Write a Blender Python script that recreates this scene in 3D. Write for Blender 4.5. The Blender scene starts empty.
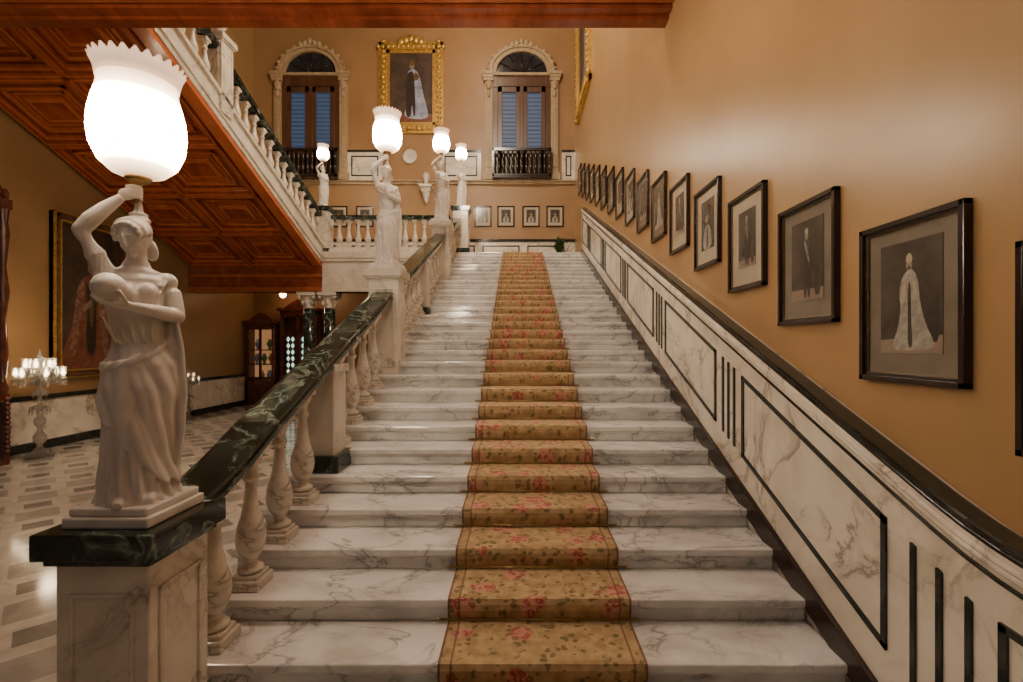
import bpy, math, random
from mathutils import Vector, Matrix, noise as mnoise
random.seed(4)
S=bpy.context.scene
COL=S.collection
PI=math.pi
# ------------------------------------------------------------------ materials
def newmat(name):
    m=bpy.data.materials.new(name); m.use_nodes=True
    nt=m.node_tree; b=nt.nodes['Principled BSDF']
    return m,nt,b
def N(nt,t,**k):
    n=nt.nodes.new(t)
    for a,v in k.items():
        if a in n.inputs: n.inputs[a].default_value=v
        else: setattr(n,a,v)
    return n
def ramp(nt,stops,interp='LINEAR'):
    r=nt.nodes.new('ShaderNodeValToRGB'); e=r.color_ramp.elements
    r.color_ramp.interpolation=interp
    while len(e)<len(stops): e.new(0.5)
    for i,(p,c) in enumerate(stops):
        e[i].position=p; e[i].color=(*c,1) if len(c)==3 else c
    return r
def coords(nt,scale=(1,1,1),rot=(0,0,0)):
    tc=nt.nodes.new('ShaderNodeTexCoord'); mp=nt.nodes.new('ShaderNodeMapping')
    mp.inputs['Scale'].default_value=scale; mp.inputs['Rotation'].default_value=rot
    nt.links.new(tc.outputs['Object'],mp.inputs['Vector']); return mp.outputs[0]
def marble(name,base,base2,vein,scale=1.2,rough=.22,width=.03,stretch=(1,1,1),dist=.7,v0=.42,mx_=.95):
    m,nt,b=newmat(name); v=coords(nt,stretch,(0.5,0.4,0.6))
    n1=N(nt,'ShaderNodeTexNoise',Scale=scale,Detail=10.0,Roughness=.58,Distortion=dist)
    n2=N(nt,'ShaderNodeTexNoise',Scale=scale*1.1,Detail=6.0,Roughness=.6,Distortion=.4)
    nt.links.new(v,n1.inputs['Vector']); nt.links.new(v,n2.inputs['Vector'])
    r1=ramp(nt,[(.5-width*4,(0,0,0)),(.5-width,(.35,.35,.35)),(.5,(1,1,1)),(.5+width,(.25,.25,.25)),(.5+width*2.5,(0,0,0))])
    r2=ramp(nt,[(.38,base2),(.56,base)])
    nt.links.new(n1.outputs['Fac'],r1.inputs[0]); nt.links.new(n2.outputs['Fac'],r2.inputs[0])
    mul=N(nt,'ShaderNodeMath',operation='MULTIPLY'); nt.links.new(r1.outputs[0],mul.inputs[0])
    r3=ramp(nt,[(v0,(.12,.12,.12)),(v0+.16,(mx_,mx_,mx_))]); n3=N(nt,'ShaderNodeTexNoise',Scale=scale*1.3,Detail=2.0)
    nt.links.new(v,n3.inputs['Vector']); nt.links.new(n3.outputs['Fac'],r3.inputs[0]); nt.links.new(r3.outputs[0],mul.inputs[1])
    mx=N(nt,'ShaderNodeMix',data_type='RGBA')
    nt.links.new(mul.outputs[0],mx.inputs[0]); nt.links.new(r2.outputs[0],mx.inputs[6]); mx.inputs[7].default_value=(*vein,1)
    nt.links.new(mx.outputs[2],b.inputs['Base Color']); b.inputs['Roughness'].default_value=rough
    return m
def mottled(name,c1,c2,scale=3,rough=.5,stretch=(1,1,1),metal=0,bump=0,detail=5.0):
    m,nt,b=newmat(name); v=coords(nt,stretch)
    n1=N(nt,'ShaderNodeTexNoise',Scale=scale,Detail=detail,Roughness=.6,Distortion=.3); nt.links.new(v,n1.inputs['Vector'])
    r=ramp(nt,[(.3,c1),(.7,c2)]); nt.links.new(n1.outputs['Fac'],r.inputs[0]); nt.links.new(r.outputs[0],b.inputs['Base Color'])
    b.inputs['Roughness'].default_value=rough; b.inputs['Metallic'].default_value=metal
    if bump:
        bp=N(nt,'ShaderNodeBump',Strength=bump,Distance=.01); nt.links.new(n1.outputs['Fac'],bp.inputs['Height']); nt.links.new(bp.outputs[0],b.inputs['Normal'])
    return m
def emis(name,c,s,base=(.9,.8,.7)):
    m,nt,b=newmat(name); b.inputs['Base Color'].default_value=(*base,1)
    b.inputs['Emission Strength'].default_value=s
    n=N(nt,'ShaderNodeTexNoise',Scale=9.0); r=ramp(nt,[(.3,tuple(x*.92 for x in c)),(.7,c)])
    nt.links.new(coords(nt),n.inputs['Vector']); nt.links.new(n.outputs['Fac'],r.inputs[0]); nt.links.new(r.outputs[0],b.inputs['Emission Color'])
    return m
def globe():
    m,nt,b=newmat('lit_glass'); b.inputs['Base Color'].default_value=(.9,.8,.7,1)
    tc=nt.nodes.new('ShaderNodeTexCoord'); sx=nt.nodes.new('ShaderNodeSeparateXYZ'); nt.links.new(tc.outputs['Generated'],sx.inputs[0])
    r=ramp(nt,[(0,(.006,.006,.006)),(.10,(.05,.05,.05)),(.30,(1,1,1)),(.62,(1,1,1)),(.84,(.06,.06,.06)),(1,(.012,.012,.012))]); nt.links.new(sx.outputs[2],r.inputs[0])
    mu=N(nt,'ShaderNodeMath',operation='MULTIPLY'); mu.inputs[1].default_value=135; nt.links.new(r.outputs[0],mu.inputs[0])
    c=ramp(nt,[(0,(1,.62,.34)),(.3,(1,.84,.62)),(.62,(1,.84,.62)),(1,(1,.60,.34))]); nt.links.new(sx.outputs[2],c.inputs[0])
    nt.links.new(c.outputs[0],b.inputs['Emission Color']); nt.links.new(mu.outputs[0],b.inputs['Emission Strength']); b.inputs['Roughness'].default_value=.25
    return m
M_white=marble('stair_marble',(.75,.735,.71),(.56,.55,.53),(.21,.205,.20),1.8,.12,.015,(1,1.5,1.5),.7,.39,.85)
M_dado=marble('dado_marble',(.75,.69,.585),(.60,.54,.445),(.19,.155,.11),1.5,.17,.014,(1,1,1),.8,.40,.8)
M_cream=marble('cream_marble',(.66,.60,.50),(.54,.48,.39),(.32,.26,.2),2.0,.3,.008)
M_green=marble('green_black_marble',(.010,.016,.012),(.020,.032,.024),(.20,.25,.20),3.4,.09,.015,(1,1,1),.8,.38)
M_statue=mottled('statue_marble',(.64,.59,.53),(.78,.73,.67),6,.32)
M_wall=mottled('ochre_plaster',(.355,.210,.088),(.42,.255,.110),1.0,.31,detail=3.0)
M_wallL=mottled('ochre_plaster_shaded',(.27,.162,.068),(.33,.20,.086),1.3,.4)  # left wall's plaster, the hall's dimness put into its colour
M_wallB=mottled('ochre_plaster_back',(.27,.153,.067),(.32,.188,.085),1.3,.42)  # back wall's copy of the plaster, dimmer light put into the colour
M_wood=mottled('mahogany',(.13,.026,.010),(.25,.057,.020),5,.22,(1,.25,1))
M_wood2=mottled('mahogany_light',(.24,.058,.02),(.35,.10,.032),5,.22,(1,.25,1))
M_sof=mottled('polished_red_mahogany',(.20,.036,.012),(.34,.072,.022),5,.14,(1,.25,1))
M_sof2=mottled('polished_red_mahogany_moulding',(.36,.085,.025),(.50,.14,.042),5,.14,(1,.25,1))
M_brown=mottled('brown_door_wood',(.05,.022,.012),(.10,.045,.022),6,.35,(1,1,.2))
M_tan=mottled('tan_carved_stucco',(.28,.20,.11),(.42,.315,.19),7,.5,bump=.4)
M_dark=mottled('dark_wood',(.010,.007,.005),(.028,.014,.009),12,.22)
M_gold=mottled('gilt',(.34,.19,.04),(.75,.50,.14),22,.35,metal=.6,bump=.6)
M_fillet=mottled('dull_gilt_fillet',(.12,.075,.03),(.22,.14,.06),22,.4,metal=.5)
M_brass=mottled('brass',(.4,.26,.1),(.6,.42,.18),8,.3,metal=1)
M_globe=globe()
M_rim=emis('lit_glass_rim',(1,.66,.42),.75,(.8,.62,.5))
M_bulb=emis('candle_glow',(1,.78,.5),80)
M_bulb2=emis('dim_candle_glow',(1,.7,.4),4)
M_black=mottled('black_inlay',(.010,.012,.010),(.03,.035,.03),9,.16)
M_canvas=mottled('dark_canvas',(.02,.015,.012),(.09,.055,.035),2.5,.5)
M_blue=emis('dusk_glass',(.10,.22,.45),.22,(.03,.06,.12))
M_mat=mottled('picture_mount',(.15,.125,.095),(.20,.17,.13),5,.18)
M_mat2=mottled('pale_mount',(.40,.34,.25),(.48,.41,.31),5,.2)
M_photo=mottled('old_photograph',(.035,.029,.023),(.10,.085,.065),4,.2)
M_robe=mottled('photo_pale_robe',(.17,.155,.13),(.42,.39,.33),30,.3)
M_suit=mottled('photo_dark_suit',(.015,.013,.012),(.06,.05,.04),24,.3)
M_skin=mottled('photo_face',(.20,.15,.11),(.26,.2,.15),14,.3)
M_red=mottled('painted_red_robe',(.10,.028,.018),(.22,.09,.05),9,.4)
M_redl=mottled('painted_pale_red_robe',(.07,.02,.014),(.34,.20,.13),12,.4)
M_bluer=mottled('painted_blue_cape',(.10,.14,.26),(.45,.48,.6),5,.4)
def crystal():
    m,nt,b=newmat('cut_crystal'); b.inputs['Base Color'].default_value=(.97,.95,.90,1); b.inputs['Roughness'].default_value=.03
    b.inputs['Transmission Weight'].default_value=.9; b.inputs['IOR'].default_value=1.55
    n=N(nt,'ShaderNodeTexVoronoi',Scale=45.0); nt.links.new(coords(nt),n.inputs['Vector'])
    bp=N(nt,'ShaderNodeBump',Strength=1.0,Distance=.02); nt.links.new(n.outputs['Distance'],bp.inputs['Height']); nt.links.new(bp.outputs[0],b.inputs['Normal'])
    return m
M_crystal=crystal()
def carpet():
    m,nt,b=newmat('floral_carpet')
    L=nt.links.new
    tc=nt.nodes.new('ShaderNodeTexCoord'); sx=nt.nodes.new('ShaderNodeSeparateXYZ'); L(tc.outputs['Object'],sx.inputs[0])
    ad=N(nt,'ShaderNodeMath',operation='ADD'); L(sx.outputs[1],ad.inputs[0]); L(sx.outputs[2],ad.inputs[1])
    cb=nt.nodes.new('ShaderNodeCombineXYZ'); L(sx.outputs[0],cb.inputs[0]); L(ad.outputs[0],cb.inputs[1])
    nd=N(nt,'ShaderNodeTexNoise',Scale=11.0,Detail=2.0); L(cb.outputs[0],nd.inputs['Vector'])
    vm=N(nt,'ShaderNodeVectorMath',operation='SCALE'); vm.inputs['Scale'].default_value=.08; L(nd.outputs['Color'],vm.inputs[0])
    va=N(nt,'ShaderNodeVectorMath',operation='ADD'); L(cb.outputs[0],va.inputs[0]); L(vm.outputs[0],va.inputs[1])
    vo=N(nt,'ShaderNodeTexVoronoi',Scale=5.6,Randomness=.75); L(va.outputs[0],vo.inputs['Vector'])
    vo2=N(nt,'ShaderNodeTexVoronoi',Scale=24.0); L(va.outputs[0],vo2.inputs['Vector'])
    gr=N(nt,'ShaderNodeTexNoise',Scale=14.0,Detail=5.0); L(cb.outputs[0],gr.inputs['Vector'])
    ground=ramp(nt,[(.35,(.33,.22,.105)),(.65,(.50,.36,.19))]); L(gr.outputs['Fac'],ground.inputs[0])
    lf=ramp(nt,[(.34,(0,0,0)),(.38,(1,1,1)),(.62,(1,1,1)),(.70,(.4,.4,.4))]); L(vo.outputs['Distance'],lf.inputs[0])
    l2=ramp(nt,[(.38,(1,1,1)),(.45,(0,0,0))]); L(vo2.outputs['Distance'],l2.inputs[0])
    g2=ramp(nt,[(.42,(0,0,0)),(.47,(.85,.85,.85))]); L(vo2.outputs['Color'],g2.inputs[0])
    mu=N(nt,'ShaderNodeMath',operation='MULTIPLY'); L(lf.outputs[0],mu.inputs[0]); L(l2.outputs[0],mu.inputs[1])
    mu3=N(nt,'ShaderNodeMath',operation='MULTIPLY'); L(mu.outputs[0],mu3.inputs[0]); L(g2.outputs[0],mu3.inputs[1])
    lc=ramp(nt,[(.45,(.12,.115,.05)),(.6,(.20,.11,.06))]); L(gr.outputs['Fac'],lc.inputs[0])
    m1=N(nt,'ShaderNodeMix',data_type='RGBA'); L(mu3.outputs[0],m1.inputs[0]); L(ground.outputs[0],m1.inputs[6]); L(lc.outputs[0],m1.inputs[7])
    rz=ramp(nt,[(.36,(.95,.95,.95)),(.40,(0,0,0))]); L(vo.outputs['Distance'],rz.inputs[0])
    rc=ramp(nt,[(.12,(.52,.22,.17)),(.3,(.26,.045,.04)),(.42,(.40,.11,.09)),(.6,(.52,.26,.19))]); L(vo2.outputs['Distance'],rc.inputs[0])
    wn=ramp(nt,[(.44,(0,0,0)),(.48,(1,1,1))]); L(vo.outputs['Color'],wn.inputs[0])
    mu2=N(nt,'ShaderNodeMath',operation='MULTIPLY'); L(rz.outputs[0],mu2.inputs[0]); L(wn.outputs[0],mu2.inputs[1])
    m2=N(nt,'ShaderNodeMix',data_type='RGBA'); L(mu2.outputs[0],m2.inputs[0]); L(m1.outputs[2],m2.inputs[6]); L(rc.outputs[0],m2.inputs[7])
    sb=N(nt,'ShaderNodeMath',operation='SUBTRACT'); L(sx.outputs[0],sb.inputs[0]); sb.inputs[1].default_value=.1225
    ab=N(nt,'ShaderNodeMath',operation='ABSOLUTE'); L(sb.outputs[0],ab.inputs[0])
    br=ramp(nt,[(.450,(0,0,0)),(.453,(.8,.8,.8)),(.462,(.8,.8,.8)),(.465,(.1,.1,.1)),(.508,(.1,.1,.1)),(.511,(.9,.9,.9))]); L(ab.outputs[0],br.inputs[0])
    m3=N(nt,'ShaderNodeMix',data_type='RGBA'); L(br.outputs[0],m3.inputs[0]); L(m2.outputs[2],m3.inputs[6]); m3.inputs[7].default_value=(.16,.08,.045,1)
    L(m3.outputs[2],b.inputs['Base Color']); b.inputs['Roughness'].default_value=.95
    fn=N(nt,'ShaderNodeTexNoise',Scale=220.0); L(tc.outputs['Object'],fn.inputs['Vector'])
    bp=N(nt,'ShaderNodeBump',Strength=.5,Distance=.005); L(fn.outputs['Fac'],bp.inputs['Height']); L(bp.outputs[0],b.inputs['Normal'])
    return m
M_carpet=carpet()
def tiles():
    m,nt,b=newmat('inlaid_marble_floor')
    v2=coords(nt,(1.6,1.6,0))
    vo=N(nt,'ShaderNodeTexVoronoi',Scale=1.0,Randomness=0.0,distance='MANHATTAN',voronoi_dimensions='2D'); nt.links.new(v2,vo.inputs['Vector'])
    r=ramp(nt,[(0,(.20,.185,.16)),(.26,(.20,.185,.16)),(.27,(.52,.475,.40)),(.60,(.52,.475,.40)),(.61,(.33,.305,.265)),(1,(.33,.305,.265))]); nt.links.new(vo.outputs['Distance'],r.inputs[0])
    n=N(nt,'ShaderNodeTexNoise',Scale=3.0,Detail=7.0,Distortion=1.0); nt.links.new(v2,n.inputs['Vector'])
    r2=ramp(nt,[(.35,(.78,.78,.78)),(.6,(1,1,1))]); nt.links.new(n.outputs['Fac'],r2.inputs[0])
    m3=N(nt,'ShaderNodeMix',data_type='RGBA',blend_type='MULTIPLY'); m3.inputs[0].default_value=1
    nt.links.new(r.outputs[0],m3.inputs[6]); nt.links.new(r2.outputs[0],m3.inputs[7])
    nt.links.new(m3.outputs[2],b.inputs['Base Color']); b.inputs['Roughness'].default_value=.11
    return m
M_tiles=tiles()
# ------------------------------------------------------------------ mesh builder
class MB:
    def __init__(s): s.v=[]; s.f=[]; s.m=[]; s.sm=[]
    def add(s,vs,fs,mi=0,smooth=False):
        o=len(s.v); s.v+= [tuple(p) for p in vs]
        for f in fs: s.f.append(tuple(i+o for i in f)); s.m.append(mi); s.sm.append(smooth)
        return s
    def box(s,x0,x1,y0,y1,z0,z1,mi=0):
        vs=[(x0,y0,z0),(x1,y0,z0),(x1,y1,z0),(x0,y1,z0),(x0,y0,z1),(x1,y0,z1),(x1,y1,z1),(x0,y1,z1)]
        return s.add(vs,[(0,3,2,1),(4,5,6,7),(0,1,5,4),(1,2,6,5),(2,3,7,6),(3,0,4,7)],mi)
    def boxm(s,x0,x1,y0,y1,z0,z1,fn,mi=0):
        o=len(s.v); s.box(x0,x1,y0,y1,z0,z1,mi)
        for i in range(o,len(s.v)): s.v[i]=tuple(fn(*s.v[i]))
        return s
    def lathe(s,prof,cx=0,cy=0,cz=0,seg=20,mi=0,ruf=None):
        vs=[];fs=[]
        for j,(r,z) in enumerate(prof):
            for i in range(seg):
                a=2*PI*i/seg; rr,zz=r,z
                if ruf: rr,zz=ruf(j,a,r,z)
                vs.append((cx+rr*math.cos(a),cy+rr*math.sin(a),cz+zz))
        for j in range(len(prof)-1):
            for i in range(seg):
                k=(i+1)%seg; fs.append((j*seg+i,j*seg+k,(j+1)*seg+k,(j+1)*seg+i))
        n=len(prof)
        if not ruf:
            if prof[0][0]>1e-4: fs.append(tuple(reversed(range(seg))))
            if prof[-1][0]>1e-4: fs.append(tuple((n-1)*seg+i for i in range(seg)))
        return s.add(vs,fs,mi,True)
    def prism(s,poly,axis,a,b,mi=0,smooth=False):
        n=len(poly)
        def P(u,w,t):
            return (t,u,w) if axis=='x' else ((u,t,w) if axis=='y' else (u,w,t))
        vs=[P(u,w,a) for u,w in poly]+[P(u,w,b) for u,w in poly]
        fs=[tuple(range(n)),tuple(reversed(range(n,2*n)))]+[(i,i+n,(i+1)%n+n,(i+1)%n) for i in range(n)]
        return s.add(vs,fs,mi,smooth)
    def ell(s,c,r,mi=0,seg=20,rot=None):
        vs=[];fs=[];rg=seg//2
        for j in range(rg+1):
            t=PI*(j+.001)/(rg+.002)
            for i in range(seg):
                a=2*PI*i/seg
                p=Vector((r[0]*math.sin(t)*math.cos(a),r[1]*math.sin(t)*math.sin(a),r[2]*math.cos(t)))
                if rot: p=rot@p
                vs.append(tuple(Vector(c)+p))
        for j in range(rg):
            for i in range(seg):
                k=(i+1)%seg; fs.append((j*seg+i,(j+1)*seg+i,(j+1)*seg+k,j*seg+k))
        fs.append(tuple(range(seg))); fs.append(tuple(reversed([rg*seg+i for i in range(seg)])))
        return s.add(vs,fs,mi,True)
    def tube(s,pts,rad,mi=0,seg=12):
        pts=[Vector(p) for p in pts]; vs=[];fs=[];n=len(pts)
        for j,p in enumerate(pts):
            d=(pts[min(j+1,n-1)]-pts[max(j-1,0)]).normalized()
            up=Vector((0,0,1)) if abs(d.z)<.9 else Vector((0,1,0))
            a1=d.cross(up).normalized(); a2=a1.cross(d).normalized()
            r=rad[j] if isinstance(rad,(list,tuple)) else rad
            for i in range(seg):
                a=2*PI*i/seg; vs.append(tuple(p+a1*r*math.cos(a)+a2*r*math.sin(a)))
        for j in range(n-1):
            for i in range(seg):
                k=(i+1)%seg; fs.append((j*seg+i,j*seg+k,(j+1)*seg+k,(j+1)*seg+i))
        fs.append(tuple(reversed(range(seg)))); fs.append(tuple((n-1)*seg+i for i in range(seg)))
        return s.add(vs,fs,mi,True)
    def obj(s,name,mats,parent=None,loc=(0,0,0),bevel=0,**props):
        me=bpy.data.meshes.new(name); me.from_pydata(s.v,[],s.f); me.update()
        for m in (mats if isinstance(mats,(list,tuple)) else [mats]): me.materials.append(m)
        for i,p in enumerate(me.polygons): p.material_index=s.m[i]; p.use_smooth=s.sm[i]
        import bmesh
        bm=bmesh.new(); bm.from_mesh(me); bmesh.ops.recalc_face_normals(bm,faces=bm.faces); bm.to_mesh(me); bm.free()
        o=bpy.data.objects.new(name,me); COL.objects.link(o)
        if parent is not None: o.parent=parent
        o.location=Vector(loc)
        if bevel:
            b=o.modifiers.new('bevel','BEVEL'); b.width=bevel; b.segments=2; b.limit_method='ANGLE'; b.angle_limit=.6
        for k,v in props.items(): o[k]=v
        return o
def empty(name,loc,label,cat,group=None,rot=0):
    e=bpy.data.objects.new(name,None); e.location=loc; e.rotation_euler=(0,0,rot); e.empty_display_size=.1; COL.objects.link(e)
    e['label']=label; e['category']=cat
    if group: e['group']=group
    return e
def W(e): return (-e.location[0],-e.location[1],-e.location[2])
def dup_tree(root,loc,rot=None,scale=None,label=None):
    r=root.copy(); r.location=loc
    if rot is not None: r.rotation_euler=(0,0,rot)
    if scale: r.scale=(scale,)*3
    if label: r['label']=label
    COL.objects.link(r)
    def rec(src,dst):
        for c in src.children:
            d=c.copy(); d.parent=dst; COL.objects.link(d); rec(c,d)
    rec(root,r); return r
def struct(o): o['kind']='structure'; return o
def chaikin(p,n=2):
    for _ in range(n):
        q=[]
        for i in range(len(p)):
            a=p[i]; b=p[(i+1)%len(p)]
            q.append((a[0]*.75+b[0]*.25,a[1]*.75+b[1]*.25)); q.append((a[0]*.25+b[0]*.75,a[1]*.25+b[1]*.75))
        p=q
    return p
# ------------------------------------------------------------------ constants
CH=1.87; T=.396
WR=1.85; WL=-8.6; WB=15.6; TOPZ=12.7
def nz(y): return T*y-.67
LAND=nz(12.54)
SX0,SX1=-1.85,1.66
BX=-1.62
# ------------------------------------------------------------------ shell
struct(MB().box(WL-.3,WR+.3,-2.5,WB+.3,-.2,0).obj('floor',M_tiles))
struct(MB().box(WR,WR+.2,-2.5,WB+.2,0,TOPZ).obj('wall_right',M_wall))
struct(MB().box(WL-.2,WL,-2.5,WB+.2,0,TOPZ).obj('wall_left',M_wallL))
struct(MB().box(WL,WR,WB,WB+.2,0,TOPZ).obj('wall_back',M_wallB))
struct(MB().box(WL-.2,WR+.2,5.9,WB+.2,TOPZ,TOPZ+.2).obj('ceiling_upper',M_wood))
mb=MB(); SB=CH+4.0
mb.box(WL,WR,-2.5,5.98,SB+.12,SB+.5)
mb.box(WL,WR,5.88,6.04,SB-.01,SB+1.3,0); mb.box(WL,WR,5.74,5.88,SB+.03,SB+.13,0); mb.box(WL,WR,5.66,5.71,SB+.07,SB+.13,1)
mb.box(WL,WR,5.35,5.42,SB+.06,SB+.13,0); mb.box(WL,WR,6.04,6.12,SB+.06,SB+.2,0)
x=WL
while x<WR-.2:
    for y0 in (4.1,2.7,1.3,-.1):
        mb.box(x+.05,x+1.25,y0,y0+.06,SB+.03,SB+.13,1); mb.box(x+.05,x+1.25,y0+1.1,y0+1.16,SB+.03,SB+.13,1)
        mb.box(x+.05,x+.11,y0,y0+1.16,SB+.03,SB+.13,1); mb.box(x+1.19,x+1.25,y0,y0+1.16,SB+.03,SB+.13,1)
        mb.box(x+.3,x+1.0,y0+.28,y0+.88,SB+.07,SB+.13,1)
    x+=1.3
struct(mb.obj('ceiling',[M_wood,M_wood2]))
mb=MB(); mb.box(WL,WL+.04,3,WB,0,.9); mb.box(WL,WL+.07,3,WB,0,.16,1); mb.box(WL,WL+.07,3,WB,.9,.98,1)
struct(mb.obj('baseboard_left',[M_dado,M_black]))
mb=MB(); mb.box(WL,-2,WB-.04,WB,0,.9); mb.box(WL,-2,WB-.07,WB,0,.16,1); mb.box(WL,-2,WB-.07,WB,.9,.98,1)
struct(mb.obj('baseboard_back',[M_dado,M_black]))
mb=MB(); z0=LAND
mb.box(WL,WR,WB-.05,WB,z0,z0+.92); mb.box(WL,WR,WB-.09,WB,z0+.92,z0+1.0,1); mb.box(WL,WR,WB-.08,WB,z0,z0+.1,1)
xx=WL+.2
while xx<WR-1.2:
    for a,b,c,d in ((0,1.2,.2,.24),(0,1.2,.76,.80),(0,.04,.2,.8),(1.16,1.2,.2,.8)):
        mb.box(xx+a,xx+b,WB-.06,WB-.04,z0+c,z0+d,1)
    xx+=1.45
struct(mb.obj('trim_1',[M_dado,M_black]))
LED=CH+(345-181)/30.77
mb=MB(); mb.box(WL,WR,WB-.14,WB,LED-.05,LED); mb.box(WL,WR,WB-.08,WB,LED-.12,LED-.05)
struct(mb.obj('trim_2',M_tan,bevel=.015))
mb=MB()
def updado(x0,x1):
    mb.box(x0,x1,WB-.05,WB,LED,LED+.92); mb.box(x0,x1,WB-.09,WB,LED+.92,LED+.98,1)
    for a,b,c,d in ((x0+.12,x1-.12,.14,.18),(x0+.12,x1-.12,.76,.80),(x0+.12,x0+.16,.14,.8),(x1-.16,x1-.12,.14,.8)):
        mb.box(a,b,WB-.065,WB-.04,LED+c,LED+d,1)
updado(-5.52,-4.4); updado(-2.5,-1.2); updado(1.42,WR)
struct(mb.obj('trim_3',[M_dado,M_black]))
mb=MB(); ZB=CH+1.385
mb.box(WL,WR,12.54,WB,LAND-.2,LAND-.002)
mb.box(-5.1,SX0+.1,12.5,12.9,ZB,LAND-.25,1); mb.box(-5.1,SX0+.1,12.46,12.9,LAND-.25,LAND-.17,1); mb.box(-5.1,SX0+.1,12.44,12.9,LAND-.17,LAND-.0,1); mb.box(-5.1,SX0,12.47,12.9,ZB,ZB+.1,1)
mb.box(WL,-5.1,12.5,12.9,ZB,LAND-.2,2); mb.box(WL,-5.1,12.44,12.5,ZB,ZB+.12,3); mb.box(WL,-5.1,12.46,12.5,ZB+.38,ZB+.46,3)
mb.box(WL,-2,12.9,WB,LAND-.5,LAND-.2,2)
struct(mb.obj('floor_landing',[M_white,M_cream,M_wood,M_wood2],bevel=.01))
# ------------------------------------------------------------------ main staircase
st=empty('staircase',(0,2.0,0),'broad straight flight of veined white marble steps','staircase'); o=W(st)
for k in range(-1,29):
    y=2.39+.35*k; z=nz(y); mb=MB()
    mb.box(SX0,SX1,y,y+.385,z-.045,z)
    mb.box(SX0+.02,SX1,y+.035,y+.385,z-.1386,z-.045)
    mb.box(SX0+.01,SX1,y+.018,y+.05,z-.065,z-.045)
    mb.obj('step',M_white,st,o,bevel=.008)
prof=[(2.43,0),(2.43,nz(2.39)-.14),(12.56,LAND-.14),(12.56,0)]
MB().prism(prof,'x',SX0+.03,SX1,0).obj('base_block',M_dado,st,o)
rx0,rx1=-.40,.645
top=[]
for k in range(-1,30):
    y=2.39+.35*k; z=nz(y)
    top+= [(y+.02,z-.1386+.012),(y-.013,z-.055),(y-.016,z-.02),(y-.006,z+.009),(y+.02,z+.013)]
top[0]=(top[0][0],.014)
top.append((WB-1.0,LAND+.013))
vs=[];fs=[];nn=len(top);nx=6
for i,(y,z) in enumerate(top):
    for j in range(nx): vs.append((rx0+(rx1-rx0)*j/(nx-1),y,z))
for i in range(nn-1):
    for j in range(nx-1): a=i*nx+j; fs.append((a,a+1,a+nx+1,a+nx))
rn=MB().add(vs,fs,0).obj('stair_runner',M_carpet)
rn['label']='tan floral stair carpet with dusty red roses down marble steps'; rn['category']='carpet'
for k in range(0,24):
    y=2.39+.35*k; z=nz(y)-.1386
    m=MB(); m.tube([(rx0-.05,y+.010,z+.022),(rx1+.05,y+.010,z+.022)],.007,0,8)
    m.ell((rx0-.055,y+.010,z+.022),(.014,.010,.010)); m.ell((rx1+.055,y+.010,z+.022),(.014,.010,.010))
    m.obj('carpet_rod',M_brass,rn)
# ------------------------------------------------------------------ balustrades
def baluster_mb(h,w=.10):
    mb=MB(); mb.box(-w,w,-w,w,0,.06); mb.box(-w*.82,w*.82,-w*.82,w*.82,.06,.085)
    H=h-.085-.06
    pr=[(.060,0),(.080,.02),(.080,.045),(.052,.07),(.042,.10),(.064,.15),(.086,.22),(.094,.29),(.086,.37),(.062,.47),(.044,.58),(.036,.70),(.034,.76),(.052,.785),(.054,.81),(.038,.84),(.038,.89),(.058,.93),(.070,.97),(.070,1.0)]
    mb.lathe([(r*w/.1,.085+z*H) for r,z in pr],seg=20)
    mb.box(-w*.8,w*.8,-w*.8,w*.8,h-.06,h); return mb
bal=empty('balustrade',(BX,2.1,0),'veined marble balusters with black-green marble handrail beside the stairs','balustrade'); bo=W(bal)
RT=.90
NEW=[2.1,5.95,10.15]
MID=[4.05,8.05]
base_b=baluster_mb(.86,.092).obj('baluster',M_dado,bal,(0,0,0),bevel=.006)
first=True
for k in range(0,29):
    y=2.39+.35*k+.17
    if any(abs(y-n)<.30 for n in NEW) or any(abs(y-n)<.20 for n in MID) or y>12.3 : continue
    loc=(0,y-2.1,nz(2.39+.35*k))
    if first: base_b.location=loc; first=False
    else:
        c=base_b.copy(); c.location=loc; COL.objects.link(c)
def rail(y0,y1,x,top,parent,off,w=.14,name='handrail',hh=.13,f=None,mat=M_green,n_=16):
    f=f or (lambda y:nz(y)+top)
    sec=[(-w*.7,-hh),(-w,-hh*.72),(-w,-hh*.45),(-w*.86,-hh*.38),(-w*1.05,-hh*.22),(-w*.98,-hh*.06),(-w*.7,0),(w*.7,0),(w*.98,-hh*.06),(w*1.05,-hh*.22),(w*.86,-hh*.38),(w,-hh*.45),(w,-hh*.72),(w*.7,-hh)]
    n=len(sec); ys=[y0+(y1-y0)*i/n_ for i in range(n_+1)]; vs=[];fs=[]
    for yy in ys:
        for u,v in sec: vs.append((x+u,yy,f(yy)+v))
    for i in range(n_):
        for j in range(n): k=(j+1)%n; fs.append((i*n+j,i*n+k,(i+1)*n+k,(i+1)*n+j))
    fs.append(tuple(range(n))); fs.append(tuple(reversed([n_*n+i for i in range(n)])))
    return MB().add(vs,fs,0).obj(name,mat,parent,off,bevel=.006)
def frail(y):
    s=nz(y)+RT
    if y<2.9:
        t=max(0,(y-2.2)/.7); return 1.125+(nz(2.9)+RT-1.125)*(t*t*.45+t*.55)
    return s
rail(2.25,5.75,BX,RT,bal,bo,f=frail,n_=40,w=.125)
rail(6.15,9.95,BX,RT,bal,bo,w=.125); rail(10.35,12.55,BX,RT,bal,bo,w=.125)
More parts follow.
